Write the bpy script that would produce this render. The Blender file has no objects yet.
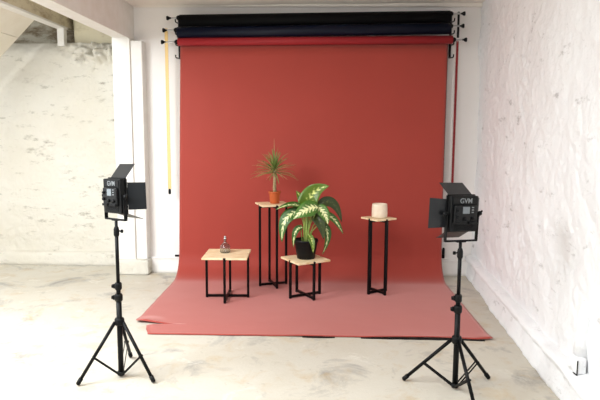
import bpy, bmesh, math, random
from mathutils import Vector, Matrix, noise
random.seed(7)
C = bpy.context.scene.collection
PI = math.pi
R = math.radians

# ------------------------------------------------------------ materials
def lin(c):
    return tuple(((x/255)/12.92 if x/255 <= .04045 else (((x/255)+.055)/1.055)**2.4) for x in c) + (1,)

def mat(name, rgb, rough=.6, metal=0, spec=.5, bump=0, bscale=40, var=0, vscale=6, rgb2=None, trans=0, emit=0, coord='Object', ior=1.45):
    m = bpy.data.materials.new(name); m.use_nodes = True
    nt = m.node_tree; N = nt.nodes; L = nt.links
    b = N['Principled BSDF']
    col = lin(rgb)
    b.inputs['Base Color'].default_value = col
    b.inputs['Roughness'].default_value = rough
    b.inputs['Metallic'].default_value = metal
    b.inputs['Specular IOR Level'].default_value = spec
    b.inputs['IOR'].default_value = ior
    b.inputs['Transmission Weight'].default_value = trans
    if emit:
        b.inputs['Emission Color'].default_value = (1, .96, .9, 1)
        b.inputs['Emission Strength'].default_value = emit
    tc = N.new('ShaderNodeTexCoord')
    if rgb2:
        n = N.new('ShaderNodeTexNoise'); n.inputs['Scale'].default_value = vscale
        n.inputs['Detail'].default_value = 6; n.inputs['Roughness'].default_value = .6
        r = N.new('ShaderNodeValToRGB')
        r.color_ramp.elements[0].position = .5 - var; r.color_ramp.elements[0].color = lin(rgb2)
        r.color_ramp.elements[1].position = .5 + var*.4; r.color_ramp.elements[1].color = col
        L.new(tc.outputs[coord], n.inputs['Vector']); L.new(n.outputs['Fac'], r.inputs['Fac'])
        L.new(r.outputs['Color'], b.inputs['Base Color'])
    if bump:
        n2 = N.new('ShaderNodeTexNoise'); n2.inputs['Scale'].default_value = bscale
        n2.inputs['Detail'].default_value = 8; n2.inputs['Roughness'].default_value = .65
        bp = N.new('ShaderNodeBump'); bp.inputs['Strength'].default_value = min(1, bump)
        bp.inputs['Distance'].default_value = .01 * max(1, bump)
        L.new(tc.outputs[coord], n2.inputs['Vector']); L.new(n2.outputs['Fac'], bp.inputs['Height'])
        L.new(bp.outputs['Normal'], b.inputs['Normal'])
    return m

def mat_floor():
    m = mat('concrete', (222, 208, 184), .75, bump=.25, bscale=30)
    nt = m.node_tree; N = nt.nodes; L = nt.links; b = N['Principled BSDF']
    tc = N.new('ShaderNodeTexCoord')
    def layer(prev, scale, lo, hi, colr, fac, detail=8, dist=.6):
        n = N.new('ShaderNodeTexNoise'); n.inputs['Scale'].default_value = scale
        n.inputs['Detail'].default_value = detail; n.inputs['Roughness'].default_value = .68
        n.inputs['Distortion'].default_value = dist
        r = N.new('ShaderNodeMapRange'); r.inputs[1].default_value = lo; r.inputs[2].default_value = hi
        r.inputs[3].default_value = 0; r.inputs[4].default_value = fac
        mx = N.new('ShaderNodeMix'); mx.data_type = 'RGBA'
        L.new(tc.outputs['Object'], n.inputs['Vector']); L.new(n.outputs['Fac'], r.inputs[0])
        L.new(r.outputs[0], mx.inputs[0])
        if prev is None: mx.inputs[6].default_value = lin((200, 194, 181))
        else: L.new(prev, mx.inputs[6])
        mx.inputs[7].default_value = lin(colr)
        return mx.outputs[2]
    o = layer(None, 1.1, .45, .68, (192, 183, 166), .8)
    o = layer(o, 2.3, .55, .69, (140, 136, 132), .8)
    o = layer(o, 4.5, .53, .70, (186, 158, 112), .5)
    o = layer(o, 14, .60, .75, (140, 128, 110), .5)
    o = layer(o, 3.1, .60, .72, (224, 220, 210), .8)
    L.new(o, b.inputs['Base Color'])
    return m

def mat_wall(name, base, specks, s_scale=7, s_lo=.62, s_hi=.70, s_fac=.7, bump=.4, bscale=14, big=None):
    m = mat(name, base, .8, bump=bump, bscale=bscale)
    nt = m.node_tree; N = nt.nodes; L = nt.links; b = N['Principled BSDF']
    tc = N.new('ShaderNodeTexCoord')
    n = N.new('ShaderNodeTexNoise'); n.inputs['Scale'].default_value = s_scale
    n.inputs['Detail'].default_value = 10; n.inputs['Roughness'].default_value = .7
    r = N.new('ShaderNodeMapRange'); r.inputs[1].default_value = s_lo; r.inputs[2].default_value = s_hi
    r.inputs[4].default_value = s_fac
    mx = N.new('ShaderNodeMix'); mx.data_type = 'RGBA'
    mx.inputs[6].default_value = lin(base); mx.inputs[7].default_value = lin(specks)
    mp = N.new('ShaderNodeMapping'); mp.inputs['Scale'].default_value = (.7, .7, 1.9)
    L.new(tc.outputs['Object'], mp.inputs['Vector'])
    L.new(mp.outputs['Vector'], n.inputs['Vector']); L.new(n.outputs['Fac'], r.inputs[0])
    L.new(r.outputs[0], mx.inputs[0])
    o = mx.outputs[2]
    if big:
        n = N.new('ShaderNodeTexNoise'); n.inputs['Scale'].default_value = 1.3
        n.inputs['Detail'].default_value = 4
        r = N.new('ShaderNodeMapRange'); r.inputs[1].default_value = .45; r.inputs[2].default_value = .7
        r.inputs[4].default_value = .8
        m2 = N.new('ShaderNodeMix'); m2.data_type = 'RGBA'; m2.inputs[7].default_value = lin(big)
        L.new(tc.outputs['Object'], n.inputs['Vector']); L.new(n.outputs['Fac'], r.inputs[0])
        L.new(r.outputs[0], m2.inputs[0]); L.new(o, m2.inputs[6]); o = m2.outputs[2]
    L.new(o, b.inputs['Base Color'])
    return m

def mat_wood():
    m = mat('pale_wood', (226, 196, 150), .5, bump=.08, bscale=60)
    nt = m.node_tree; N = nt.nodes; L = nt.links; b = N['Principled BSDF']
    tc = N.new('ShaderNodeTexCoord'); mp = N.new('ShaderNodeMapping')
    mp.inputs['Scale'].default_value = (3, 22, 3)
    n = N.new('ShaderNodeTexNoise'); n.inputs['Scale'].default_value = 3; n.inputs['Detail'].default_value = 5
    n.inputs['Distortion'].default_value = 1.2
    r = N.new('ShaderNodeValToRGB')
    r.color_ramp.elements[0].position = .35; r.color_ramp.elements[0].color = lin((222, 188, 138))
    r.color_ramp.elements[1].position = .6; r.color_ramp.elements[1].color = lin((246, 226, 190))
    L.new(tc.outputs['Object'], mp.inputs['Vector']); L.new(mp.outputs['Vector'], n.inputs['Vector'])
    L.new(n.outputs['Fac'], r.inputs['Fac']); L.new(r.outputs['Color'], b.inputs['Base Color'])
    return m

def mat_leaf(name, edge, centre, amount):
    m = mat(name, edge, .35, bump=.2, bscale=30)
    nt = m.node_tree; N = nt.nodes; L = nt.links; b = N['Principled BSDF']
    uv = N.new('ShaderNodeUVMap'); sp = N.new('ShaderNodeSeparateXYZ')
    L.new(uv.outputs['UV'], sp.inputs[0])
    a = N.new('ShaderNodeMath'); a.operation = 'ABSOLUTE'; L.new(sp.outputs[0], a.inputs[0])
    # side veins: bands running slantwise from the midrib
    s = N.new('ShaderNodeMath'); s.operation = 'MULTIPLY_ADD'; L.new(a.outputs[0], s.inputs[0])
    s.inputs[1].default_value = -.22; L.new(sp.outputs[1], s.inputs[2])
    s2 = N.new('ShaderNodeMath'); s2.operation = 'MULTIPLY'; L.new(s.outputs[0], s2.inputs[0]); s2.inputs[1].default_value = 46
    s3 = N.new('ShaderNodeMath'); s3.operation = 'SINE'; L.new(s2.outputs[0], s3.inputs[0])
    tc = N.new('ShaderNodeTexCoord')
    n = N.new('ShaderNodeTexNoise'); n.inputs['Scale'].default_value = 60; n.inputs['Detail'].default_value = 5
    L.new(tc.outputs['Object'], n.inputs['Vector'])
    k = N.new('ShaderNodeMath'); k.operation = 'MULTIPLY_ADD'; L.new(a.outputs[0], k.inputs[0])
    k.inputs[1].default_value = -1.5; k.inputs[2].default_value = amount
    k2 = N.new('ShaderNodeMath'); k2.operation = 'MULTIPLY_ADD'; L.new(s3.outputs[0], k2.inputs[0])
    k2.inputs[1].default_value = .26; L.new(k.outputs[0], k2.inputs[2])
    k3 = N.new('ShaderNodeMath'); k3.operation = 'MULTIPLY_ADD'; L.new(n.outputs['Fac'], k3.inputs[0])
    k3.inputs[1].default_value = 1.5; L.new(k2.outputs[0], k3.inputs[2])
    r = N.new('ShaderNodeMapRange'); r.inputs[1].default_value = .75; r.inputs[2].default_value = 1.25
    L.new(k3.outputs[0], r.inputs[0])
    mx = N.new('ShaderNodeMix'); mx.data_type = 'RGBA'
    mx.inputs[6].default_value = lin(edge); mx.inputs[7].default_value = lin(centre)
    L.new(r.outputs[0], mx.inputs[0]); L.new(mx.outputs[2], b.inputs['Base Color'])
    return m

M = dict(
    floor=mat_floor(),
    stone=mat_wall('painted_stone', (243, 243, 244), (140, 136, 132), 7, .595, .72, .6, 2.2, 9),
    stone_left=mat_wall('old_painted_stone', (216, 211, 200), (112, 104, 88), 7, .57, .68, .75, 2.0, 12, big=(210, 203, 188)),
    plaster=mat_wall('plaster', (240, 236, 232), (205, 196, 180), 5, .62, .75, .4, .15, 20),
    ceiling=mat_wall('ceiling_paint', (240, 232, 222), (220, 210, 198), 3, .55, .75, .5, .15, 20),
    white_paint=mat('white_paint', (232, 229, 224), .55, bump=.12, bscale=25, rgb2=(222, 217, 208), var=.3, vscale=7),
    dirty=mat_wall('dirty_plaster', (188, 182, 166), (110, 92, 66), 5, .45, .62, .9, .6, 12),
    brown=mat_wall('stained_board', (216, 204, 176), (150, 126, 90), 6, .45, .66, .85, .4, 14),
    brown_light=mat_wall('aged_cream_board', (222, 212, 184), (170, 150, 112), 5, .5, .72, .7, .3, 14),
    plank=mat('painted_plank', (232, 226, 212), .6, bump=.1, bscale=20, rgb2=(222, 214, 196), var=.3, vscale=4),
    red=mat('red_paper', (158, 50, 36), .6, spec=.3, bump=.05, bscale=3, rgb2=(154, 48, 34), var=.3, vscale=2),
    red_roll=mat('red_paper_outside', (150, 36, 40), .55, spec=.3),
    red_back=mat('red_chain', (130, 20, 24), .5),
    black_paper=mat('black_paper', (3, 3, 4), .7, spec=.15),
    blue_paper=mat('blue_paper', (3, 10, 30), .45, spec=.25),
    metal_black=mat('black_metal', (7, 7, 8), .45, spec=.22),
    plastic_black=mat('black_plastic', (11, 11, 12), .5, spec=.25, bump=.1, bscale=120),
    door_metal=mat('barn_door_metal', (22, 24, 27), .4, spec=.5, bump=.05, bscale=80),
    control=mat('control_plate', (18, 18, 19), .4, spec=.3),
    screen=mat('grey_screen', (120, 126, 130), .3),
    print_grey=mat('grey_print', (130, 133, 135), .5),
    chrome=mat('chrome', (190, 190, 190), .3, metal=1),
    led=mat('led_face', (245, 240, 225), .4, emit=2.5),
    wood=mat_wood(),
    yellow=mat('yellow_plastic', (236, 204, 138), .5),
    terracotta=mat('terracotta_plastic', (190, 92, 44), .6, rgb2=(176, 80, 36), var=.3, vscale=12),
    soil=mat('soil', (48, 34, 24), .95, bump=1, bscale=90),
    ceramic=mat('cream_ceramic', (236, 220, 198), .45, rgb2=(226, 206, 180), var=.3, vscale=14),
    glass=mat('clear_glass', (225, 230, 232), .04, trans=1, ior=1.45),
    trunk=mat('pale_cane', (170, 150, 112), .8, bump=.6, bscale=70, rgb2=(120, 100, 66), var=.2, vscale=50),
    blade=mat('strap_leaf', (104, 130, 56), .5, rgb2=(164, 172, 112), var=.3, vscale=9),
    blade_pale=mat('dry_strap_leaf', (186, 150, 110), .6, rgb2=(150, 140, 84), var=.3, vscale=9),
    stem=mat('green_stem', (150, 168, 84), .45, rgb2=(104, 130, 54), var=.25, vscale=25),
    leaf=mat_leaf('variegated_leaf', (52, 92, 28), (226, 230, 168), .52),
    leaf_cream=mat_leaf('cream_leaf', (70, 110, 36), (232, 232, 176), .66),
    leaf_top=mat_leaf('yellow_green_leaf', (84, 110, 30), (206, 212, 124), .36),
    leaf_dark=mat_leaf('dark_leaf', (54, 66, 30), (96, 104, 52), .12),
    band=mat('black_band', (10, 10, 10), .6),
)

pb = M['red'].node_tree.nodes['Principled BSDF']     # uncoated paper: soft sheen at grazing angles
pb.inputs['Sheen Weight'].default_value = .58; pb.inputs['Sheen Roughness'].default_value = .6
pb.inputs['Sheen Tint'].default_value = (1, .68, .64, 1)
# ------------------------------------------------------------ mesh builder
class MB:
    def __init__(s): s.bm = bmesh.new(); s.uv = None
    def box(s, lo, hi, mx=None, bev=0):
        t = bmesh.new(); bmesh.ops.create_cube(t, size=1)
        for v in t.verts:
            v.co = Vector([(lo[i]+hi[i])/2 + v.co[i]*(hi[i]-lo[i]) for i in range(3)])
        if bev: bmesh.ops.bevel(t, geom=t.edges[:], offset=bev, segments=2, affect='EDGES', profile=.5)
        s._merge(t, mx); return s
    def _merge(s, t, mx=None):
        if mx is not None: bmesh.ops.transform(t, matrix=mx, verts=t.verts)
        me = bpy.data.meshes.new('tmp'); t.to_mesh(me); t.free()
        s.bm.from_mesh(me); bpy.data.meshes.remove(me)
    def bar(s, a, b, w, h=None, bev=.0015):
        a = Vector(a); b = Vector(b); d = b-a; L = d.length; h = h or w
        q = d.to_track_quat('Z', 'Y').to_matrix().to_4x4()
        if abs(d.normalized().z) > .999: q = Matrix.Identity(4) if d.z > 0 else Matrix.Rotation(PI, 4, 'X')
        return s.box((-w/2, -h/2, 0), (w/2, h/2, L), Matrix.Translation(a) @ q, bev)
    def tube(s, pts, r, n=12, caps=True):
        pts = [Vector(p) for p in pts]; rr = r if isinstance(r, (list, tuple)) else [r]*len(pts)
        rings = []; up = None
        for i, p in enumerate(pts):
            d = (pts[min(i+1, len(pts)-1)] - pts[max(i-1, 0)]).normalized()
            if up is None:
                up = Vector((0, 0, 1)) if abs(d.z) < .9 else Vector((1, 0, 0))
            x = d.cross(up).normalized(); y = x.cross(d).normalized(); up = y
            rings.append([s.bm.verts.new(p + x*rr[i]*math.cos(2*PI*k/n) + y*rr[i]*math.sin(2*PI*k/n)) for k in range(n)])
        for a, b in zip(rings, rings[1:]):
            for k in range(n):
                f = s.bm.faces.new((a[k], a[(k+1) % n], b[(k+1) % n], b[k])); f.smooth = True
        if caps:
            s.bm.faces.new(rings[0]); s.bm.faces.new(rings[-1])
        return s
    def lathe(s, prof, n=32, mx=None, smooth=True):
        t = bmesh.new(); rings = []
        for r, z in prof:
            if r < 1e-6: rings.append([t.verts.new((0, 0, z))])
            else: rings.append([t.verts.new((r*math.cos(2*PI*k/n), r*math.sin(2*PI*k/n), z)) for k in range(n)])
        for a, b in zip(rings, rings[1:]):
            for k in range(n):
                k2 = (k+1) % n
                if len(a) == 1 and len(b) == 1: continue
                if len(a) == 1: f = t.faces.new((a[0], b[k], b[k2]))
                elif len(b) == 1: f = t.faces.new((a[k], a[k2], b[0]))
                else: f = t.faces.new((a[k], a[k2], b[k2], b[k]))
                f.smooth = smooth
        s._merge(t, mx); return s
    def prism(s, poly, z0, z1, mx=None, bev=0):
        t = bmesh.new()
        a = [t.verts.new((x, y, z0)) for x, y in poly]; b = [t.verts.new((x, y, z1)) for x, y in poly]
        t.faces.new(a[::-1]); t.faces.new(b)
        n = len(poly)
        for i in range(n): t.faces.new((a[i], a[(i+1) % n], b[(i+1) % n], b[i]))
        if bev: bmesh.ops.bevel(t, geom=t.edges[:], offset=bev, segments=1, affect='EDGES')
        s._merge(t, mx); return s
    def build(s, name, m, parent=None, kind=None, fix=True):
        if fix: bmesh.ops.recalc_face_normals(s.bm, faces=s.bm.faces)
        me = bpy.data.meshes.new(name); s.bm.to_mesh(me); s.bm.free()
        me.materials.append(m)
        o = bpy.data.objects.new(name, me); C.objects.link(o)
        if parent: o.parent = parent
        if kind: o['kind'] = kind
        return o

def thing(name, label, cat, loc=(0, 0, 0), rz=0, group=None):
    o = bpy.data.objects.new(name, None); C.objects.link(o); o.empty_display_size = .1
    o.location = loc; o.rotation_euler = (0, 0, rz); o['label'] = label; o['category'] = cat
    if group: o['group'] = group
    return o
def tag(o, label, cat, group=None):
    o['label'] = label; o['category'] = cat
    if group: o['group'] = group
    return o
def arc(c, r, a0, a1, n, plane='yz'):
    out = []
    for i in range(n+1):
        a = a0 + (a1-a0)*i/n
        out.append((c[0], c[1]+r*math.cos(a), c[2]+r*math.sin(a)))
    return out

# ------------------------------------------------------------ the setting
def grid(name, m, P0, U, V, nu, nv, N, disp, kind='structure', back=.12):
    """rough slab: P0 corner, U/V edge vectors, N outward normal, disp(p)->height"""
    P0, U, V, N = map(Vector, (P0, U, V, N))
    b = MB(); vs = []
    for j in range(nv+1):
        row = []
        for i in range(nu+1):
            p = P0 + U*(i/nu) + V*(j/nv)
            row.append(b.bm.verts.new(p + N*disp(p)))
        vs.append(row)
    for j in range(nv):
        for i in range(nu):
            f = b.bm.faces.new((vs[j][i], vs[j][i+1], vs[j+1][i+1], vs[j+1][i])); f.smooth = True
    rim = [vs[0][i] for i in range(nu+1)] + [vs[j][nu] for j in range(1, nv+1)] + \
          [vs[nv][i] for i in range(nu-1, -1, -1)] + [vs[j][0] for j in range(nv-1, 0, -1)]
    bk = []
    for v in rim:
        q = v.co - P0; bk.append(b.bm.verts.new(v.co - N*(q.dot(N) + back)))
    n = len(rim)
    for k in range(n):
        b.bm.faces.new((rim[k], rim[(k+1) % n], bk[(k+1) % n], bk[k]))
    b.bm.faces.new(bk)
    o = b.build(name, m, kind=kind)
    return o

def nz(p, s, oct=4): return noise.fractal(Vector(p)*s, 1.0, 2.0, oct)
def stone_disp(a, seed):
    def f(p):
        q = p + Vector((seed, seed*.7, 0))
        w = Vector((q.x, q.y, q.z*1.35)) + .10*noise.noise_vector(q*3)
        d = noise.voronoi(w*3.6)[0]
        cell = min(.10, d[1]-d[0])*(.4+.6*max(0, nz(q, .9)+.3))
        rough = max(0, nz(q+Vector((9, 9, 9)), 1.1, 2))
        return a*(.55*nz(q, 1.4) + .25*nz(q, 4.5) + (.10+.35*rough)*nz(q, 14, 4) + 1.6*cell)
    return f

BY = 6.08      # back wall plane
CZ = 2.775     # ceiling height
grid('floor', M['floor'], (-5.4, -.8, 0), (7.4, 0, 0), (0, 8.0, 0), 60, 60, (0, 0, 1), lambda p: 0)
grid('wall_back', M['plaster'], (-1.90, BY, 0), (3.8, 0, 0), (0, 0, CZ+.05), 90, 60, (0, -1, 0), lambda p: .004*nz(p, 1.5))
# right wall runs slightly inwards toward the camera and is very rough
rx = lambda y: 1.655 - .066*(BY - y)
Nw = Vector((-1, .066, 0)).normalized()
grid('wall_right', M['stone'], (rx(BY+.05), BY+.05, 0), (rx(.2)-rx(BY+.05), .2-BY-.05, 0), (0, 0, CZ+.05), 420, 190, Nw, stone_disp(.042, 3.3))
# plinth along the foot of the right wall: bulging sloped masonry with a rounded top edge
def plinth(name, x0f, y0, y1, prof, amp, m, axis='y', nseg=160, seed=0.):
    b = MB(); rows = []
    for i in range(nseg+1):
        t = y0 + (y1-y0)*i/nseg
        row = []
        for (d, z) in prof:
            q = Vector((t, d*3, z)) + Vector((seed, 0, 0))
            w = amp*(nz(q, 3.0) + .6*nz(q, 9)) * (1 if z < .19 else .3)
            if axis == 'y': row.append(b.bm.verts.new((x0f(t) - d - w, t, z)))
            else: row.append(b.bm.verts.new((t, x0f(t) - d - w, z)))
        rows.append(row)
    for a, c in zip(rows, rows[1:]):
        for k in range(len(prof)-1):
            f = b.bm.faces.new((a[k], a[k+1], c[k+1], c[k])); f.smooth = True
    for rr in (rows[0], rows[-1]): b.bm.faces.new(rr)
    return b.build(name, m, kind='structure')
plinth('baseboard_right', rx, .4, BY, [(-.05, -.01), (.075, -.01), (.07, .02), (.058, .09), (.052, .135), (.05, .150), (.064, .158), (.078, .172), (.080, .19), (.070, .203), (.045, .212), (.0, .222), (-.05, .222)], .016, M['stone'])
plinth('baseboard_back', lambda x: BY, -1.76, 1.62, [(-.03, -.01), (.055, -.01), (.05, .03), (.045, .13), (.045, .150), (.050, .155), (.048, .162), (.035, .166), (-.03, .168)], .003, M['plaster'], axis='x', nseg=90)
# ceiling over the studio
grid('ceiling', M['ceiling'], (-1.95, -.8, CZ-.022), (3.9, 0, .036), (0, 7.0, 0), 40, 60, (0, 0, -1), lambda p: .006*nz(p, 1.2))
# faint shadow-gap cornice where the ceiling meets the back wall
MB().box((-1.87, BY-.035, CZ-.03), (1.72, BY+.02, CZ+.01), bev=.008).build('trim_1', M['ceiling'], kind='structure')
# header beam over the alcove opening, running toward the camera
b = MB(); b.box((-2.05, -.8, 2.425), (-1.872, BY+.02, 2.86), bev=.006)
b.box((-1.885, -.8, 2.412), (-1.868, BY-.01, 2.452), bev=.003); b.build('trim_2', M['white_paint'], kind='structure')
# pilasters at the corner of the alcove
MB().box((-2.055, 5.93, 0), (-1.875, 6.45, 2.43), bev=.006).build('trim_3', M['white_paint'], kind='structure')
b = MB(); b.box((-1.878, 5.95, 0), (-1.757, BY+.02, 2.40), bev=.012); b.build('trim_4', M['white_paint'], kind='structure')
b = MB()
b.box((-2.075, 5.895, 0), (-1.735, 6.10, .165), bev=.02)
bmesh.ops.subdivide_edges(b.bm, edges=b.bm.edges[:], cuts=4, use_grid_fill=True)
for v in b.bm.verts:
    if v.co.z > .01: v.co += Vector((.008*nz(v.co, 9), .008*nz(v.co+Vector((5, 0, 0)), 9), .004*nz(v.co, 7)))
for f in b.bm.faces: f.smooth = True
b.build('trim_5', M['stone_left'], kind='structure')

# alcove far wall, painted rubble, with a rounded ragged top
AY = 6.37
SD = stone_disp(.030, 9.1)
def alc(p):
    top = max(0, (p.z-2.30)/.13)
    bulge = .0
    dx = (p.x+2.28)/.30; dz = (p.z-2.40)/.16
    bulge = .10*math.exp(-dx*dx-dz*dz)*(1+2.6*nz(p, 9, 3))
    return SD(p) - .07*min(1.3, top)**2 + bulge
o = grid('wall_alcove', M['stone_left'], (-5.2, AY, 0), (3.2, 0, 0), (0, 0, 2.44), 330, 240, (0, -1, 0), alc, back=.10)
plinth('baseboard_alcove', lambda x: AY, -5.2, -2.04, [(-.05, -.01), (.075, -.01), (.07, .04), (.066, .10), (.060, .130), (.045, .142), (.0, .150), (-.05, .15)], .012, M['stone_left'], axis='x', nseg=140, seed=4.)
# loft void above that wall
grid('wall_loft', M['dirty'], (-5.2, 6.72, 2.3), (2.52, 0, 0), (0, 0, .75), 60, 20, (0, -1, 0), lambda p: .02*nz(p, 5))
grid('wall_loft_end', M['brown_light'], (-2.665, 6.50, 2.36), (.66, 0, 0), (0, 0, .7), 30, 30, (0, -1, 0), lambda p: .02*nz(p, 5))
MB().box((-5.2, 6.46, 2.36), (-2.0, 6.80, 2.40)).build('trim_6', M['dirty'], kind='structure')
MB().box((-5.4, -.8, 2.97), (-2.0, 6.85, 3.05)).build('ceiling_alcove', M['dirty'], kind='structure')
MB().box((-2.80, 4.2, 2.605), (-2.712, 6.62, 2.98), bev=.004).build('trim_7', M['brown'], kind='structure')
MB().box((-2.812, 4.2, 2.585), (-2.706, 6.45, 2.607), bev=.003).build('trim_8', M['white_paint'], kind='structure')
MB().box((-2.79, 6.35, 2.40), (-2.715, 6.425, 2.59), bev=.004).build('trim_9', M['white_paint'], kind='structure')
# sloping planked soffit, 45 degrees, planks running in depth
b = MB()
mx = Matrix.Translation((-2.80, 0, 2.60)) @ Matrix.Rotation(R(45), 4, 'Y')
for k in range(3):
    b.box((-.262*(k+1)+.003-.0, 4.2, 0), (-.262*k, 5.90, .025), Matrix.Translation((-2.80, 0, 2.60)) @ Matrix.Rotation(R(-45), 4, 'Y'), .003)
b.build('ceiling_soffit', M['plank'], kind='structure')
# left wall far outside the frame with a tall window opening (daylight side)
b = MB()
b.box((-4.2, -.8, 0), (-4.0, 2.0, 3.0)); b.box((-4.2, 5.2, 0), (-4.0, 6.8, 3.0))
b.box((-4.2, 2.0, 0), (-4.0, 5.2, .65)); b.box((-4.2, 2.0, 2.55), (-4.0, 5.2, 3.0))
b.build('wall_left', M['plaster'], kind='structure')
# painted-over junction box and conduit on the right wall
def onwall(y, z, off=0): return Vector((rx(y)-off, y, z))
yb = 3.09
jb = thing('junction_box', 'white painted electrical box with a dark edge low on the rough right wall', 'electrical box', (rx(yb)-.015, yb, .262), math.atan2(.066, 1))
b = MB(); b.box((-.035, -.050, -.045), (.02, .055, .045), bev=.01); b.build('box_body', M['stone'], jb)
b = MB(); b.box((-.037, -.053, -.045), (-.031, -.049, .035), bev=.001); b.build('edge_gap', M['plastic_black'], jb)
b = MB(); b.box((-.037, -.053, -.048), (-.031, -.01, -.0445), bev=.001); b.build('edge_gap', M['plastic_black'], jb)
b = MB(); b.tube([(.022, .01, .03), (.022, .012, .14), (.026, .015, .25), (.045, .02, .34)], [.045, .042, .038, .03], 20); b.build('conduit', M['stone'], jb)

# ------------------------------------------------------------ red backdrop on its roll
rd = thing('backdrop_roll', 'wide red paper backdrop hanging from its roll and sweeping over the floor', 'backdrop', (0, 5.9, 0))
RZ, RY = 2.405, 5.93
b = MB(); b.tube([(-1.385, RY-5.9, RZ), (1.335, RY-5.9, RZ)], .040, 32); b.build('paper_roll', M['red_roll'], rd)
b = MB()
prof = [(RY+.039, RZ)]                   # y, z down the front of the roll
for i in range(1, 16): prof.append((RY+.039-.063*i/15, RZ - (RZ-.26)*i/15))
yv = RY-.024; r = .26      # the sheet leaves the back of the roll
for i in range(1, 13):
    a = PI/2*i/12; prof.append((yv - r + r*math.cos(a), r+.004 - r*math.sin(a)))
ye = yv - r
NF = 56
YF = 4.148
for i in range(1, NF+1): prof.append((ye - (ye-YF)*i/NF, .004))
def edges(y, z):
    t = min(1, max(0, (RZ-z)/RZ))
    xl = -1.372 - .043*t; xr = 1.300 - .012*math.sin(t*PI*.8) + .006*t
    if z < .05 and y < 4.42:
        # torn front left corner
        pts = [(4.42, -1.415), (4.405, -1.40), (4.392, -1.36), (4.385, -1.19), (4.378, -1.19), (4.366, -1.33), (4.34, -1.305), (4.25, -1.28), (4.16, -1.245), (4.09, -1.24)]
        for (ya, xa), (yb_, xb) in zip(pts, pts[1:]):
            if ya >= y >= yb_: xl = xa + (xb-xa)*(ya-y)/(ya-yb_); break
    if z < .05: xl += .004*nz(Vector((y*9, 3, 0)), 1)
    return xl, xr
# refine rows about the tear
p2 = []
for (y, z) in prof:
    p2.append((y, z))
extra = [4.42, 4.405, 4.395, 4.385, 4.378, 4.37, 4.34]
p2 = [q for q in p2 if not (q[1] < .01 and 4.33 < q[0] < 4.43)] + [(e, .004) for e in extra]
vert = [q for q in p2 if q[1] > .0045]; flo = sorted([q for q in p2 if q[1] <= .0045], key=lambda q: -q[0])
p2 = vert + flo
NX = 90; top = []
for (y, z) in p2:
    xl, xr = edges(y, z); row = []
    for i in range(NX+1):
        u = i/NX; x = xl + (xr-xl)*u
        yy, zz = y, z
        if z < .01:
            zz += .0015 + .0015*nz(Vector((x, y, 0)), 2.2)
            fe = max(0, 1-(y-YF)/.30)                 # the front edge lifts a little
            zz += .008*fe*fe*math.exp(-((x-.75)/.35)**2) + .006*fe*fe*math.exp(-((x+.1)/.12)**2)
            fc = max(0, 1-math.hypot(x-xr, y-YF)/.12); zz += .015*fc
            ft = max(0, 1-math.hypot(x+1.33, y-4.41)/.16); zz += (.03*ft if y > 4.386 else 0)
            if y < YF+.02: yy += .006*nz(Vector((x*4, 0, 0)), 1) - .03*max(0, u-.9)*10
        else:
            yy += -.004*math.sin(x*5+1)*min(1, (RZ-z)*2) + .003*nz(Vector((x*1.5, 0, z*.6)), 1)*min(1, (RZ-z)*2)
        row.append(b.bm.verts.new((x, yy-5.9, zz)))
    top.append(row)
for a, c in zip(top, top[1:]):
    for i in range(NX):
        f = b.bm.faces.new((a[i], a[i+1], c[i+1], c[i])); f.smooth = True
sheet = b.build('paper_sweep', M['red'], rd)
so = sheet.modifiers.new('thick', 'SOLIDIFY'); so.thickness = .0012; so.offset = 0

def core_ends(parent, z, y, xl, xr, kl, kr):
    for xa, xb in ((kl, xl+.03), (xr-.03, kr)):
        b = MB(); b.tube([(xa, y, z), (xb, y, z)], .008, 12); b.build('core_rod', M['chrome'], parent)
    for s, xk, xe in ((-1, kl, xl), (1, kr, xr)):
        b = MB()
        mxx = Matrix.Translation((xk, y, z)) @ Matrix.Rotation(s*PI/2, 4, 'Y')
        b.lathe([(0, .012), (.020, .010), (.022, 0), (.018, -.008), (.009, -.022), (.008, -.035), (0, -.035)], 20, mxx)
        b.build('drive_knob', M['metal_black'], parent)
        b = MB(); b.lathe([(0, 0), (.024, 0), (.024, .02), (.014, .034), (0, .034)], 20, Matrix.Translation((xe, y, z)) @ Matrix.Rotation(s*PI/2, 4, 'Y'))
        b.build('end_plug', M['metal_black'], parent)
core_ends(rd, RZ, RY-5.9, -1.385, 1.335, -1.545, 1.465)
for ch in rd.children:                       # the roll hangs a little lower on the left
    for v in ch.data.vertices:
        v.co.z -= .024*max(0, (1.335-v.co.x)/2.72)*min(1, max(0, (v.co.z-.3)/2.1))

bk = thing('paper_roll', 'black backdrop paper roll, topmost of the three rolls under the ceiling', 'paper roll', (0, 5.93, 2.606), group='rolled up backdrop papers')
b = MB(); b.tube([(-1.362, 0, 0), (1.30, 0, 0)], .058, 32); b.build('paper', M['black_paper'], bk)
core_ends(bk, .028, 0, -1.362, 1.30, -1.485, 1.44); bk.rotation_euler = (0, -.0145, 0)
bl = thing('paper_roll', 'dark blue backdrop paper roll between the black roll and the red roll', 'paper roll', (0, 5.92, 2.491), group='rolled up backdrop papers')
b = MB(); b.tube([(-1.388, 0, 0), (1.30, 0, 0)], .053, 32)
b.build('paper', M['blue_paper'], bl)
core_ends(bl, .024, 0, -1.388, 1.30, -1.525, 1.432); bl.rotation_euler = (0, -.0145, 0)

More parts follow.
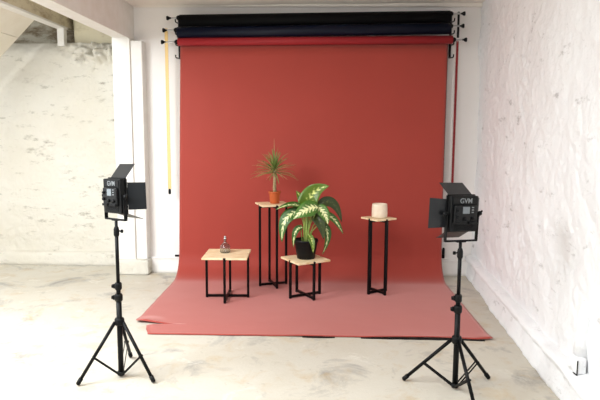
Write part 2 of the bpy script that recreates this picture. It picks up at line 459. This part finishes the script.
# wall brackets with hooks
for s, x, side in ((-1, -1.405, 'left'), (1, 1.345, 'right')):
    t = thing('hook_bracket', 'black metal hook bracket holding the %s ends of the backdrop rolls' % side, 'bracket', (x, BY, 2.252 if s < 0 else 2.262), group='backdrop roll brackets')
    b = MB(); b.box((-.012, -.008, -.02), (.012, 0, .40), bev=.002); b.build('wall_plate', M['metal_black'], t)
    for z, dy in ((.348, -.15), (.230, -.155), (.125, -.15), (.0, -.16)):
        b = MB()
        pts = [(0, -.002, z-.01), (0, dy*.5, z-.022), (0, dy+.012, z-.026)]
        for i in range(7):
            a = -PI/2 - PI*.55*i/6
            pts.append((0, dy + .020*math.cos(a), z-.004 + .022*math.sin(a)))
        b.tube(pts, .006, 10); b.build('hook', M['metal_black'], t)

# bead chains
def chain(name, label, x, y, z0, z1, w, m, weight, wm=M['metal_black'], pitch=.0125, grp=None, solid=False):
    t = thing(name, label, 'chain', (x, y, z0), group=grp)
    b = MB(); n = int((z1-z0)/pitch)
    for s in (-1, 1):
        b.tube([(s*w/2, 0, .0), (s*w/2, 0, z1-z0)], .0022, 6)
        for i in range(n):
            z = i*pitch + pitch/2
            b.lathe([(0, z-.0045), (.0052, z-.002), (.0052, z+.002), (0, z+.0045)], 6, Matrix.Translation((s*w/2, 0, 0)))
    if solid: b.box((-w/2, -.001, 0), (w/2, .001, z1-z0))
    for i in range(0, n):
        z = i*pitch + pitch/2
        b.box((-w/2, -.0022, z-.0022), (w/2, .0022, z+.0022))
    pts = [(w/2*math.cos(a), 0, z1-z0 + w/2*math.sin(a)) for a in [PI*i/8 for i in range(9)]]
    b.tube(pts, .004, 8)
    b.build('bead_strand', m, t)
    if weight:
        b = MB(); h = weight
        b.lathe([(0, -h), (w*.45, -h+.004), (w*.52, -h+.012), (w*.52, -.012), (w*.38, 0), (0, .004)], 16)
        b.build('chain_weight', wm, t)
    return t
chain('bead_chain', 'long yellow bead chain with black weight hanging left of the red paper', -1.503, RY+.0, .905, 2.50, .026, M['yellow'], .055, solid=True)
chain('bead_chain', 'dark red bead chain hanging just right of the red paper', 1.388, RY+.012, .62, 2.385, .018, M['red_back'], .05, solid=True)
chain('bead_chain', 'thin pale bead chain hanging beside the dark red chain', 1.364, RY+.03, .75, 2.375, .006, M['white_paint'], 0)
chain('bead_chain', 'short black bead chain between the right knobs of the upper rolls', 1.390, RY+.012, 2.425, 2.665, .016, M['metal_black'], 0, solid=True)
chain('bead_chain', 'black weighted chain whose end shows behind the lower right paper edge', 1.30, 5.99, .24, 2.40, .010, M['metal_black'], 0)
b = MB(); b.lathe([(0, 0), (.014, .004), (.015, .012), (.015, .10), (.008, .115), (0, .115)], 16)
o = b.build('hanging_weight', M['metal_black']); o.location = (1.335, 6.00, .19)
tag(o, 'black cylinder weight hanging behind the lower right edge of the red paper', 'weight')
b = MB(); b.tube([(-1.49, 6.045, .181), (-1.15, 6.045, .181)], .011, 12)
o = b.build('metal_rod', M['metal_black']); tag(o, 'black rod on the wall ledge poking out from behind the red paper', 'rod')

# thin flat black bands along the front edge of the paper
def band(x0, x1, w0, label):
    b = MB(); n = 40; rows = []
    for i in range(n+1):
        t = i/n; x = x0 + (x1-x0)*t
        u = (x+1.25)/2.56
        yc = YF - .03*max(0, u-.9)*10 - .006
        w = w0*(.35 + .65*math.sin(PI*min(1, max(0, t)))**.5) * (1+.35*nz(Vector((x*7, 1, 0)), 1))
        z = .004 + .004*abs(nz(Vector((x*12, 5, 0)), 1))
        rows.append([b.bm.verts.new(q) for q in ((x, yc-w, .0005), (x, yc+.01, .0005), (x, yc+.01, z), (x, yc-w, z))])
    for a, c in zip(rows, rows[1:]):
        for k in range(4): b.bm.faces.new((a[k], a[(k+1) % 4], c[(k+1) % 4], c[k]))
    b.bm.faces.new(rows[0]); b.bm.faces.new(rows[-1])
    tag(b.build('edge_band', M['band']), label, 'band', 'black bands on the front paper edge')
band(.34, 1.24, .022, 'long black band under the front paper edge near the right stand')
band(-.09, .15, .014, 'short black band under the middle of the front paper edge')

# ------------------------------------------------------------ side tables
def side_table(label, x, y, rz, S, H, leg=.0205, th=.020):
    t = thing('side_table', label, 'table', (x, y, .006), R(rz), 'pale wood side tables on the red paper')
    h = S/2; g = leg/2+.002; d = leg+.001
    poly = []
    for k in range(4):
        a = k*PI/2; c, s = math.cos(a), math.sin(a)
        for px, py in ((h, -g), (h-d, -g), (h-d, g), (h, g), (h, h)):
            poly.append((px*c-py*s, px*s+py*c))
    b = MB(); b.prism(poly, H-th, H, bev=.0015); b.build('table_top', M['wood'], t)
    for k in range(4):
        a = k*PI/2; c, s = math.cos(a), math.sin(a); rr = h-leg/2
        b = MB(); b.bar((rr*c, rr*s, 0), (rr*c, rr*s, H-.004), leg); b.build('leg', M['metal_black'], t)
    for zz, nm in ((.008, 'cross_bar'), (H-th-leg-.002, 'upper_cross_bar')):
        for k in range(2):
            a = k*PI/2; c, s = math.cos(a), math.sin(a); rr = h-leg
            b = MB(); mxx = Matrix.Rotation(a, 4, 'Z')
            b.box((-rr, -leg/2, zz+k*.0005), (rr, leg/2, zz+leg*.9+k*.0005), mxx); b.build(nm, M['metal_black'], t)
    return t
T1 = (-.791, 5.125); T2 = (-.409, 5.56); T3 = (-.089, 5.19); T4 = (.583, 5.335)
side_table('low square wooden side table with black legs carrying the glass bottle', *T1, 1, .395, .404, th=.017)
side_table('tall narrow wooden stand with black legs under the terracotta potted plant', *T2, 20, .285, .806, th=.015)
side_table('low wooden side table with black legs under the black plant pot', *T3, 31.5, .330, .355, th=.018)
side_table('tall narrow wooden stand with black legs carrying the cream ceramic pot', *T4, 35.5, .232, .712, th=.015)

# glass bottle
t = thing('glass_bottle', 'small clear glass bottle with narrow neck on the low left table', 'bottle', (-.815, 5.165, .4105))
b = MB()
outer = [(0, 0), (.042, .001), (.046, .006), (.047, .012), (.044, .035), (.047, .045), (.046, .056), (.038, .070), (.026, .081), (.015, .091), (.0115, .100), (.0115, .118), (.014, .122)]
inner = [(.0105, .121), (.009, .117), (.009, .100), (.0125, .090), (.024, .078), (.036, .067), (.043, .055), (.044, .045), (.041, .035), (.043, .014), (.040, .006), (0, .006)]
b.lathe(outer+inner, 32); b.build('bottle_body', M['glass'], t)
b = MB(); b.lathe([(0, .112), (.007, .112), (.008, .121), (.013, .124), (.0135, .130), (.008, .136), (.011, .143), (.010, .150), (0, .154)], 20)
o = b.build('stopper', M['chrome'], t)

# cream pot
t = thing('ceramic_pot', 'cream ceramic pot standing on the tall right stand', 'pot', (.590, 5.335, .7185)); t.scale = (.97, .97, .91)
b = MB(); b.lathe([(0, 0), (.060, 0), (.069, .004), (.0735, .014), (.0745, .05), (.0725, .11), (.0705, .136), (.068, .140), (.065, .137), (.066, .11), (.068, .03), (.060, .012), (0, .012)], 40)
b.build('pot_body', M['ceramic'], t)

# ------------------------------------------------------------ plants
def pot(parent, r0, r1, h, m, rim=.006):
    b = MB()
    b.lathe([(0, 0), (r0-.003, 0), (r0, .004), (r1-.004, h*.82), (r1-.003, h*.84), (r1+rim*.4, h*.85), (r1+rim*.5, h-.002), (r1, h), (r1-.006, h-.002), (r1-.010, h*.6), (r0-.004, .01), (0, .01)], 36)
    b.build('pot', m, parent)
    b = MB(); b.lathe([(0, h*.86), (r1*.5, h*.88), (r1-.010, h*.85), (r1-.013, h*.7), (0, h*.7)], 24); b.build('soil', M['soil'], parent)

def strap_leaf(parent, p0, d, L, w, droop, m, n=9):
    b = MB(); d = Vector(d).normalized(); side = d.cross(Vector((0, 0, 1)))
    if side.length < .05: side = Vector((1, 0, 0))
    side.normalize(); p = Vector(p0); rows = []
    for i in range(n+1):
        t = i/n
        ww = w*(.55+.45*math.sin(PI*min(1, t*1.6)/1.0*.5))*(1-t)**.55 if t < 1 else .0006
        nrm = side.cross(d).normalized()
        rows.append([b.bm.verts.new(p - side*ww/2 + nrm*ww*.18), b.bm.verts.new(p), b.bm.verts.new(p + side*ww/2 + nrm*ww*.18)])
        p = p + d*(L/n); d = (d + Vector((0, 0, -droop*(.25+t)/n))).normalized()
    for a, c in zip(rows, rows[1:]):
        for k in range(2):
            f = b.bm.faces.new((a[k], a[k+1], c[k+1], c[k])); f.smooth = True
    o = b.build('leaf', m, parent, fix=False)
    s = o.modifiers.new('thick', 'SOLIDIFY'); s.thickness = .0012
    return o

dp = thing('dragon_tree_plant', 'small spiky palm-like plant in a terracotta pot on the tall left stand', 'potted plant', (-.394, 5.56, .8125))
pot(dp, .044, .056, .118, M['terracotta'])
b = MB()
pts = [(.002, 0, .09), (-.001, 0, .15), (.001, .002, .22), (.0, 0, .30), (-.001, 0, .345)]
b.tube(pts, [.018, .0165, .0155, .016, .013], 12); b.build('trunk', M['trunk'], dp)
random.seed(11)
for k in range(84):
    az = k*2.39996 + random.uniform(-.2, .2)
    f = k/83
    el = R(82 - 92*f**.8) + random.uniform(-.1, .1)
    L = random.uniform(.15, .21) + .06*(abs(math.cos(az)))*f
    pale = random.random() < (.05 + .55*f)
    strap_leaf(dp, (0, 0, .335 - .045*f), (math.cos(az)*math.cos(el), math.sin(az)*math.cos(el), math.sin(el)), L, random.uniform(.014, .021)*(1-.25*f), random.uniform(.5, 1.3), M['blade_pale'] if pale and f > .45 else M['blade'])
strap_leaf(dp, (0, 0, .33), (-.02, 0, 1), .29, .008, .05, M['blade_pale'])

df = thing('variegated_plant', 'leafy variegated green plant in a black pot on the low right table', 'potted plant', (-.084, 5.19, .3615))
PO = Vector((-.086, 5.25, .3415))
pot(df, .080, .108, .175, M['plastic_black'], .004)
def px(u, v, dy=0):
    """photo position measured in the plant's own plane, in plant coordinates (1 px is 9.2 mm)"""
    return Vector(((u-306)*.00925, dy, .335 + (225-v)*.00925 - .040))
def broad_leaf(pts, W, m, face=(0, -1, .25), cup=.25, stem_from=None, n=22, tip=1.0, wav=.0):
    P = [Vector(p) for p in pts]
    # quadratic bezier chain through 3 pts
    c = P[1]*2 - (P[0]+P[2])/2
    def bz(t): return P[0]*(1-t)**2 + c*2*t*(1-t) + P[2]*t*t
    b = MB(); uvl = b.bm.loops.layers.uv.new('UVMap'); rows = []; nv = 8; face = Vector(face).normalized()
    for i in range(n+1):
        t = i/n; p = bz(t); d = (bz(min(1, t+.02)) - bz(max(0, t-.02))).normalized()
        side = d.cross(face); side = side.normalized() if side.length > .01 else Vector((1, 0, 0))
        nrm = side.cross(d).normalized()
        w = W/2*(math.sin(PI*t**.78)**.75)*(1-.25*t) if 0 < t < 1 else .0005
        row = []
        for j in range(nv+1):
            s = -1 + 2*j/nv
            q = p + side*w*s + nrm*(w*cup*(abs(s)**1.3) + wav*w*math.sin(t*14+s*2)*abs(s)) - nrm*.0008*(1-abs(s))
            row.append((b.bm.verts.new(q), s, t))
        rows.append(row)
    for a, cc in zip(rows, rows[1:]):
        for k in range(nv):
            f = b.bm.faces.new((a[k][0], a[k+1][0], cc[k+1][0], cc[k][0])); f.smooth = True
            for lp, src in zip(f.loops, (a[k], a[k+1], cc[k+1], cc[k])): lp[uvl].uv = (src[1], src[2])
    o = b.build('leaf', m, df, fix=False)
    s = o.modifiers.new('thick', 'SOLIDIFY'); s.thickness = .0012
    if stem_from is not None:
        s0 = Vector(stem_from); mid = (s0 + P[0])/2 + Vector(((P[0].x-s0.x)*-.15, 0, .01))
        b = MB(); b.tube([s0, s0*.6+mid*.4+Vector((0, 0, .005)), mid, mid*.4+P[0]*.6, P[0]], [.0065, .0058, .005, .0045, .003], 8)
        b.build('leaf_stalk', M['stem'], df)
LF, LT, LD, LC = M['leaf'], M['leaf_top'], M['leaf_dark'], M['leaf_cream']
cane = (.0, -.005, .15)
broad_leaf([px(308, 216, .01), px(311, 195, .0), px(328, 185, -.06)], .20, LT, (-.15, -1, .2), .30, cane, wav=.14)
broad_leaf([px(310, 213, .03), px(304, 203, .05), px(296, 191, .04)], .125, LT, (.2, -1, -.1), .3, cane, wav=.1)
broad_leaf([px(305, 209, -.01), px(293, 203.5, -.05), px(277, 208, -.08)], .088, LF, (0, -.6, 1), .2, cane)
broad_leaf([px(318, 206, -.05), px(306, 207.5, -.11), px(294, 216, -.14)], .165, LC, (-.1, -1, .35), .10, cane, wav=.06)
broad_leaf([px(303, 211, -.02), px(287, 217, -.06), px(283, 240, -.08)], .135, LF, (-.35, -1, .4), .12, cane)
broad_leaf([px(315, 205, -.02), px(323, 211, -.06), px(327, 222, -.08)], .120, LC, (.1, -1, .4), .15, cane)
broad_leaf([px(316, 206, .03), px(331, 203, .05), px(341, 222, .06)], .105, LD, (.2, -.9, .35), .3, cane)
broad_leaf([px(322, 212, -.02), px(333, 218, -.03), px(342, 232, -.04)], .078, LF, (.3, -.8, .6), .25, (.015, .0, .15))
broad_leaf([px(311, 214, -.01), px(319, 219, -.05), px(323, 237, -.07)], .120, LD, (.1, -1, .2), .3, (.01, -.01, .15))
broad_leaf([px(319, 222, .0), px(327, 232, -.03), px(322, 252, -.05)], .080, LF, (.5, -1, .2), .25, (.02, 0, .15))
broad_leaf([px(303, 226, -.02), px(296, 230, -.05), px(294, 245, -.06)], .066, LF, (-.4, -1, .2), .3, (-.01, -.01, .15))
broad_leaf([px(308, 232, -.05), px(312, 238, -.105), px(313, 249, -.125)], .060, LT, (.1, -1, .3), .2, (0, -.04, .15))
broad_leaf([px(300, 212, .06), px(295, 206, .10), px(287, 206, .14)], .080, LD, (0, -.7, .8), .3, cane)
for (x0, x1, h, rr) in ((-.012, -.02, .25, .009), (.006, .010, .30, .011), (.022, .030, .22, .008), (-.030, -.045, .18, .006)):
    b = MB(); b.tube([(x0, -.005, .13), ((x0+x1)/2-.003, -.012, .13+h*.45), (x1, -.01, .13+h)], [rr, rr*.85, rr*.5], 10); b.build('stem', M['stem'], df)

# ------------------------------------------------------------ lighting stands
def light_stand(label, x, y, feet, rr, hub, ztop, col, ks=1):
    t = thing('light_stand', label, 'light stand', (x, y, 0), group='tripod stands with panel lights')
    b = MB(); b.tube([(0, 0, .016), (0, 0, col[1]+.01)], .0165, 16); b.build('lower_pole', M['metal_black'], t)
    b = MB(); b.tube([(0, 0, col[1]), (0, 0, col[0])], .0135, 14); b.build('middle_pole', M['metal_black'], t)
    b = MB(); b.tube([(0, 0, col[0]), (0, 0, ztop-.065)], .0108, 14); b.build('upper_pole', M['metal_black'], t)
    for z, r_ in ((col[1], .024), (col[0], .021), (hub, .029)):
        b = MB(); b.lathe([(0, -.022), (r_*.85, -.022), (r_, -.014), (r_, .014), (r_*.85, .022), (0, .022)], 20, Matrix.Translation((0, 0, z)))
        if z != hub: b.box((-r_*1.4, -.008, -.014), (-r_*.5, .008, .014), Matrix.Translation((0, 0, z)), .002)
        o = b.build('collar', M['plastic_black'], t)
        if z != hub:
            b = MB(); b.tube([(-r_*.6, 0, z), (-r_-.012, 0, z)], .0045, 8)
            b.lathe([(0, -.006), (.011, -.006), (.012, 0), (.009, .006), (0, .006)], 12, Matrix.Translation((-r_-.012, 0, z)) @ Matrix.Rotation(PI/2, 4, 'Y')); b.build('clamp_knob', M['plastic_black'], o)
    b = MB(); b.lathe([(0, -.03), (.013, -.03), (.0165, -.02), (.0165, .012), (.013, .025), (.009, .032), (.009, .062), (0, .064)], 18, Matrix.Translation((0, 0, ztop-.065))); hd = b.build('stand_head', M['plastic_black'], t)
    b = MB(); b.tube([(ks*.010, 0, ztop-.06), (ks*.030, -.004, ztop-.064)], .0045, 8); b.box((min(ks*.026, ks*.042), -.008, ztop-.073), (max(ks*.026, ks*.042), .002, ztop-.053), bev=.003); b.build('clamp_knob', M['plastic_black'], hd)
    b = MB(); b.lathe([(0, -.012), (.020, -.012), (.024, -.004), (.024, .010), (.018, .014), (0, .014)], 18, Matrix.Translation((0, 0, .026))); b.build('spreader_collar', M['plastic_black'], t)
    for a, rf in zip(feet, rr):
        a = R(a); c, s = math.cos(a), math.sin(a)
        p0 = Vector((.026*c, .026*s, hub)); p1 = Vector((rf*c, rf*s, .018))
        b = MB(); b.tube([p0, p1], .0105, 12); lg = b.build('leg', M['metal_black'], t)
        b = MB(); d = (p1-p0).normalized(); b.tube([p1-d*.03, p1+d*.006, p1+d*.012], [.0135, .0135, .008], 12); b.build('rubber_foot', M['plastic_black'], lg)
        q = p0.lerp(p1, .59)
        b = MB(); perp = Vector((-s, c, 0))*.010
        b.bar(Vector((.018*c, .018*s, .026))+perp, q+perp, .004, .010, .0008); b.bar(Vector((.018*c, .018*s, .026))-perp, q-perp, .004, .010, .0008)
        b.tube([q-perp*1.5, q+perp*1.5], .007, 10)
        b.build('brace', M['metal_black'], t)
    return t

LZ, RZc = 1.124, 1.050
LX, LYY = -1.189, 3.405
RX, RYY = .832, 3.31
light_stand('black tripod light stand on the bare floor left of the red paper', LX, LYY, (-148, -20, 97), (.25, .235, .30), .355, LZ-.148, (.575, .505))
light_stand('black tripod light stand in front of the right end of the red paper', RX, RYY, (160, 31, -81), (.30, .275, .284), .305, RZc-.165, (.555, .49), -1)

def text_mesh(s, size, name, m, parent, mx):
    cu = bpy.data.curves.new('txt', 'FONT'); cu.body = s; cu.size = size; cu.extrude = .0006; cu.align_x = 'CENTER'; cu.align_y = 'CENTER'
    cu.offset = .0004
    to = bpy.data.objects.new('txt', cu); C.objects.link(to)
    bpy.context.view_layer.update()
    me = bpy.data.meshes.new_from_object(to); bpy.data.objects.remove(to)
    me.materials.clear(); me.materials.append(m); me.transform(mx)
    o = bpy.data.objects.new(name, me); C.objects.link(o); o.parent = parent
    return o

def panel_light(label, x, y, z, rz, doors, roll=0, zc=.148):
    """front of the panel looks along local +Y, its back (controls) toward -Y"""
    t = thing('panel_light', label, 'studio light', (x, y, z-zc), rz, 'studio panel lights')
    t.rotation_euler = (0, roll, rz)
    W, H, T = .186, .205, .036
    b = MB(); b.box((-W/2, -T/2, zc-H/2), (W/2, T/2, zc+H/2), bev=.006)
    b.box((-W/2+.012, -T/2-.004, zc+H/2-.048), (W/2-.012, -T/2+.002, zc+H/2-.008), bev=.002)
    for k in range(7):
        b.box((-W/2+.03, -T/2-.003, zc-H/2+.012+k*.0052), (W/2-.03, -T/2+.001, zc-H/2+.0145+k*.0052))
    hs = b.build('housing', M['plastic_black'], t)
    text_mesh('GVM', .040, 'logo', M['print_grey'], hs, Matrix.Translation((.004, -T/2-.0048, zc+H/2-.028)) @ Matrix.Rotation(PI/2, 4, 'X'))
    b = MB(); b.box((-.076, -T/2-.016, zc-.058), (.074, -T/2, zc+.05), bev=.005); cp = b.build('control_plate', M['control'], t)
    b = MB(); b.box((-.024, -T/2-.0185, zc+.004), (.022, -T/2-.0155, zc+.044), bev=.001); b.build('display', M['screen'], cp)
    for kx, kz, r_ in ((-.058, .022, .008), (-.060, -.016, .010), (-.008, -.026, .011), (.045, -.026, .011)):
        b = MB(); b.lathe([(0, 0), (r_, 0), (r_, .008), (r_*.8, .012), (0, .012)], 16, Matrix.Translation((kx, -T/2-.016, zc+kz)) @ Matrix.Rotation(PI/2, 4, 'X')); b.build('knob', M['plastic_black'], cp)
    for k in range(3):
        b = MB(); b.box((.036, -T/2-.0185, zc+.036-k*.014), (.050, -T/2-.0155, zc+.042-k*.014), bev=.0008); b.build('button', M['print_grey'], cp)
    for s in (-1, 1):
        b = MB(); b.box((s*.045-.028, -T/2-.026, zc-.056), (s*.045+.028, -T/2-.015, zc-.042), bev=.002); b.build('battery_plate', M['plastic_black'], cp)
    b = MB(); b.box((-W/2+.01, T/2-.001, zc-H/2+.01), (W/2-.01, T/2+.003, zc+H/2-.01), bev=.001); b.build('led_face', M['led'], t)
    # frame carrying the doors
    b = MB()
    for s in (-1, 1):
        b.box((s*W/2-.006, T/2-.002, zc-H/2), (s*W/2+.006, T/2+.008, zc+H/2), bev=.001)
        b.box((-W/2, T/2-.002, zc+s*H/2-.006), (W/2, T/2+.008, zc+s*H/2+.006), bev=.001)
    b.build('door_frame', M['metal_black'], t)
    yf = T/2+.008
    # barn doors: trapezoids hinged on the front frame
    def door(kind, ang, L, flare):
        a = R(ang); b = MB(); poly = [(-W/2+.012, 0), (W/2-.012, 0), (W/2-.012+flare, L), (-W/2+.012-flare, L)]
        # local: u across hinge, v outward; outward dir = cos a * +Y + sin a * out
        m = Matrix.Identity(4)
        out = {'top': Vector((0, 0, 1)), 'bottom': Vector((0, 0, -1)), 'left': Vector((-1, 0, 0)), 'right': Vector((1, 0, 0))}[kind]
        hinge = {'top': Vector((1, 0, 0)), 'bottom': Vector((1, 0, 0)), 'left': Vector((0, 0, 1)), 'right': Vector((0, 0, 1))}[kind]
        v = Vector((0, 1, 0))*math.cos(a) + out*math.sin(a); n = hinge.cross(v)
        for i in range(3): m[i][0] = hinge[i]; m[i][1] = v[i]; m[i][2] = n[i]
        half = (H/2 if kind in ('top', 'bottom') else W/2)
        o0 = Vector((0, yf, zc)) + out*half + v*.004
        for i in range(3): m[i][3] = o0[i]
        b.prism(poly, -.001, .001, m); dd = b.build('barn_door', M['door_metal'], t)
        b = MB(); p = o0 + hinge*(-W*.32); q = o0 + hinge*(W*.32)
        b.tube([o0+hinge*-.05-v*.004, o0+hinge*.05-v*.004], .004, 8); b.build('hinge', M['metal_black'], dd)
    for kind, ang, L, fl in doors: door(kind, ang, L, fl)
    # yoke
    b = MB(); hw = W/2+.014
    b.bar((-hw, 0, .012), (-hw, 0, zc+.012), .006, .022, .001); b.bar((hw, 0, .012), (hw, 0, zc+.012), .006, .022, .001)
    b.box((-hw-.003, -.011, .0035), (hw+.003, .011, .0125), bev=.003); b.box((-.03, -.0125, .0), (.03, .0125, .006), bev=.001); b.build('yoke', M['metal_black'], t)
    for s in (-1, 1):
        b = MB(); b.tube([(s*(W/2-.002), 0, zc), (s*(hw+.016), 0, zc)], .006, 10)
        b.lathe([(0, 0), (.014, 0), (.015, .006), (.012, .014), (0, .014)], 6, Matrix.Translation((s*(hw+.008), 0, zc)) @ Matrix.Rotation(s*PI/2, 4, 'Y'))
        b.box((-.004, -.004, -.02), (.004, .004, .02), Matrix.Translation((s*(hw+.018), 0, zc)) @ Matrix.Rotation(R(35), 4, 'Y'), .001)
        b.build('tilt_knob', M['plastic_black'], t)
    return t
panel_light('black square panel light with barn doors on the left tripod stand', LX, LYY, LZ, R(-40), (('top', 50, .105, .0), ('bottom', 22, .115, .0), ('left', 55, .10, 0), ('right', 50, .108, -.002)), R(-2.5))
panel_light('black square panel light with barn doors on the right tripod stand', RX, RYY, RZc, R(23), (('top', 32, .115, .0), ('bottom', 30, .11, .0), ('left', 80, .100, .006), ('right', 55, .10, 0)), R(2), .165)

# ------------------------------------------------------------ lights
def area(name, loc, target, sx, sy, power, col):
    l = bpy.data.lights.new(name, 'AREA'); l.shape = 'RECTANGLE'; l.size = sx; l.size_y = sy; l.energy = power; l.color = col
    o = bpy.data.objects.new(name, l); C.objects.link(o); o.location = loc
    o.rotation_euler = (Vector(target)-Vector(loc)).to_track_quat('-Z', 'Y').to_euler(); return o
area('window_daylight', (-3.9, 3.6, 1.5), (.8, 4.4, .3), 3.0, 1.5, 31, (.92, .97, 1))
area('overhead_fill', (-1.0, 1.5, 2.66), (-.9, 2.1, 0), 2.4, 1.8, 165, (.92, .97, 1))  # fill light added below the closed ceiling to brighten the floor
area('alcove_fill', (-2.9, 2.6, 2.5), (-2.2, 3.6, 0), 1.4, 1.8, 232, (.92, .97, 1))  # unseen fill added overhead on the alcove side, no roof opening modelled
w = bpy.data.worlds.new('World'); bpy.context.scene.world = w; w.use_nodes = True
w.node_tree.nodes['Background'].inputs[0].default_value = (.97, .98, 1, 1)
w.node_tree.nodes['Background'].inputs[1].default_value = .03

# ------------------------------------------------------------ camera
f, p, yw, ro, H = 582.728, .1211086, .0269770, .0049622, 1.52373
cy, sy, cp_, sp_ = math.cos(yw), math.sin(yw), math.cos(p), math.sin(p)
fw = Vector((-sy*cp_, cy*cp_, -sp_)); rt = Vector((cy, sy, 0)); up = rt.cross(fw)
rt2 = rt*math.cos(ro) + up*math.sin(ro); up2 = rt2.cross(fw)
cam = bpy.data.cameras.new('camera'); co = bpy.data.objects.new('camera', cam); C.objects.link(co)
mw = Matrix.Identity(4)
for i in range(3): mw[i][0] = rt2[i]; mw[i][1] = up2[i]; mw[i][2] = -fw[i]
mw[2][3] = H; co.matrix_world = mw
cam.sensor_width = 36; cam.lens = f/600*36; cam.clip_start = .05
bpy.context.scene.camera = co
vs = bpy.context.scene.view_settings
vs.view_transform = 'Standard'; vs.look = 'None'; vs.gamma = 1; vs.exposure = -.32; vs.use_curve_mapping = False
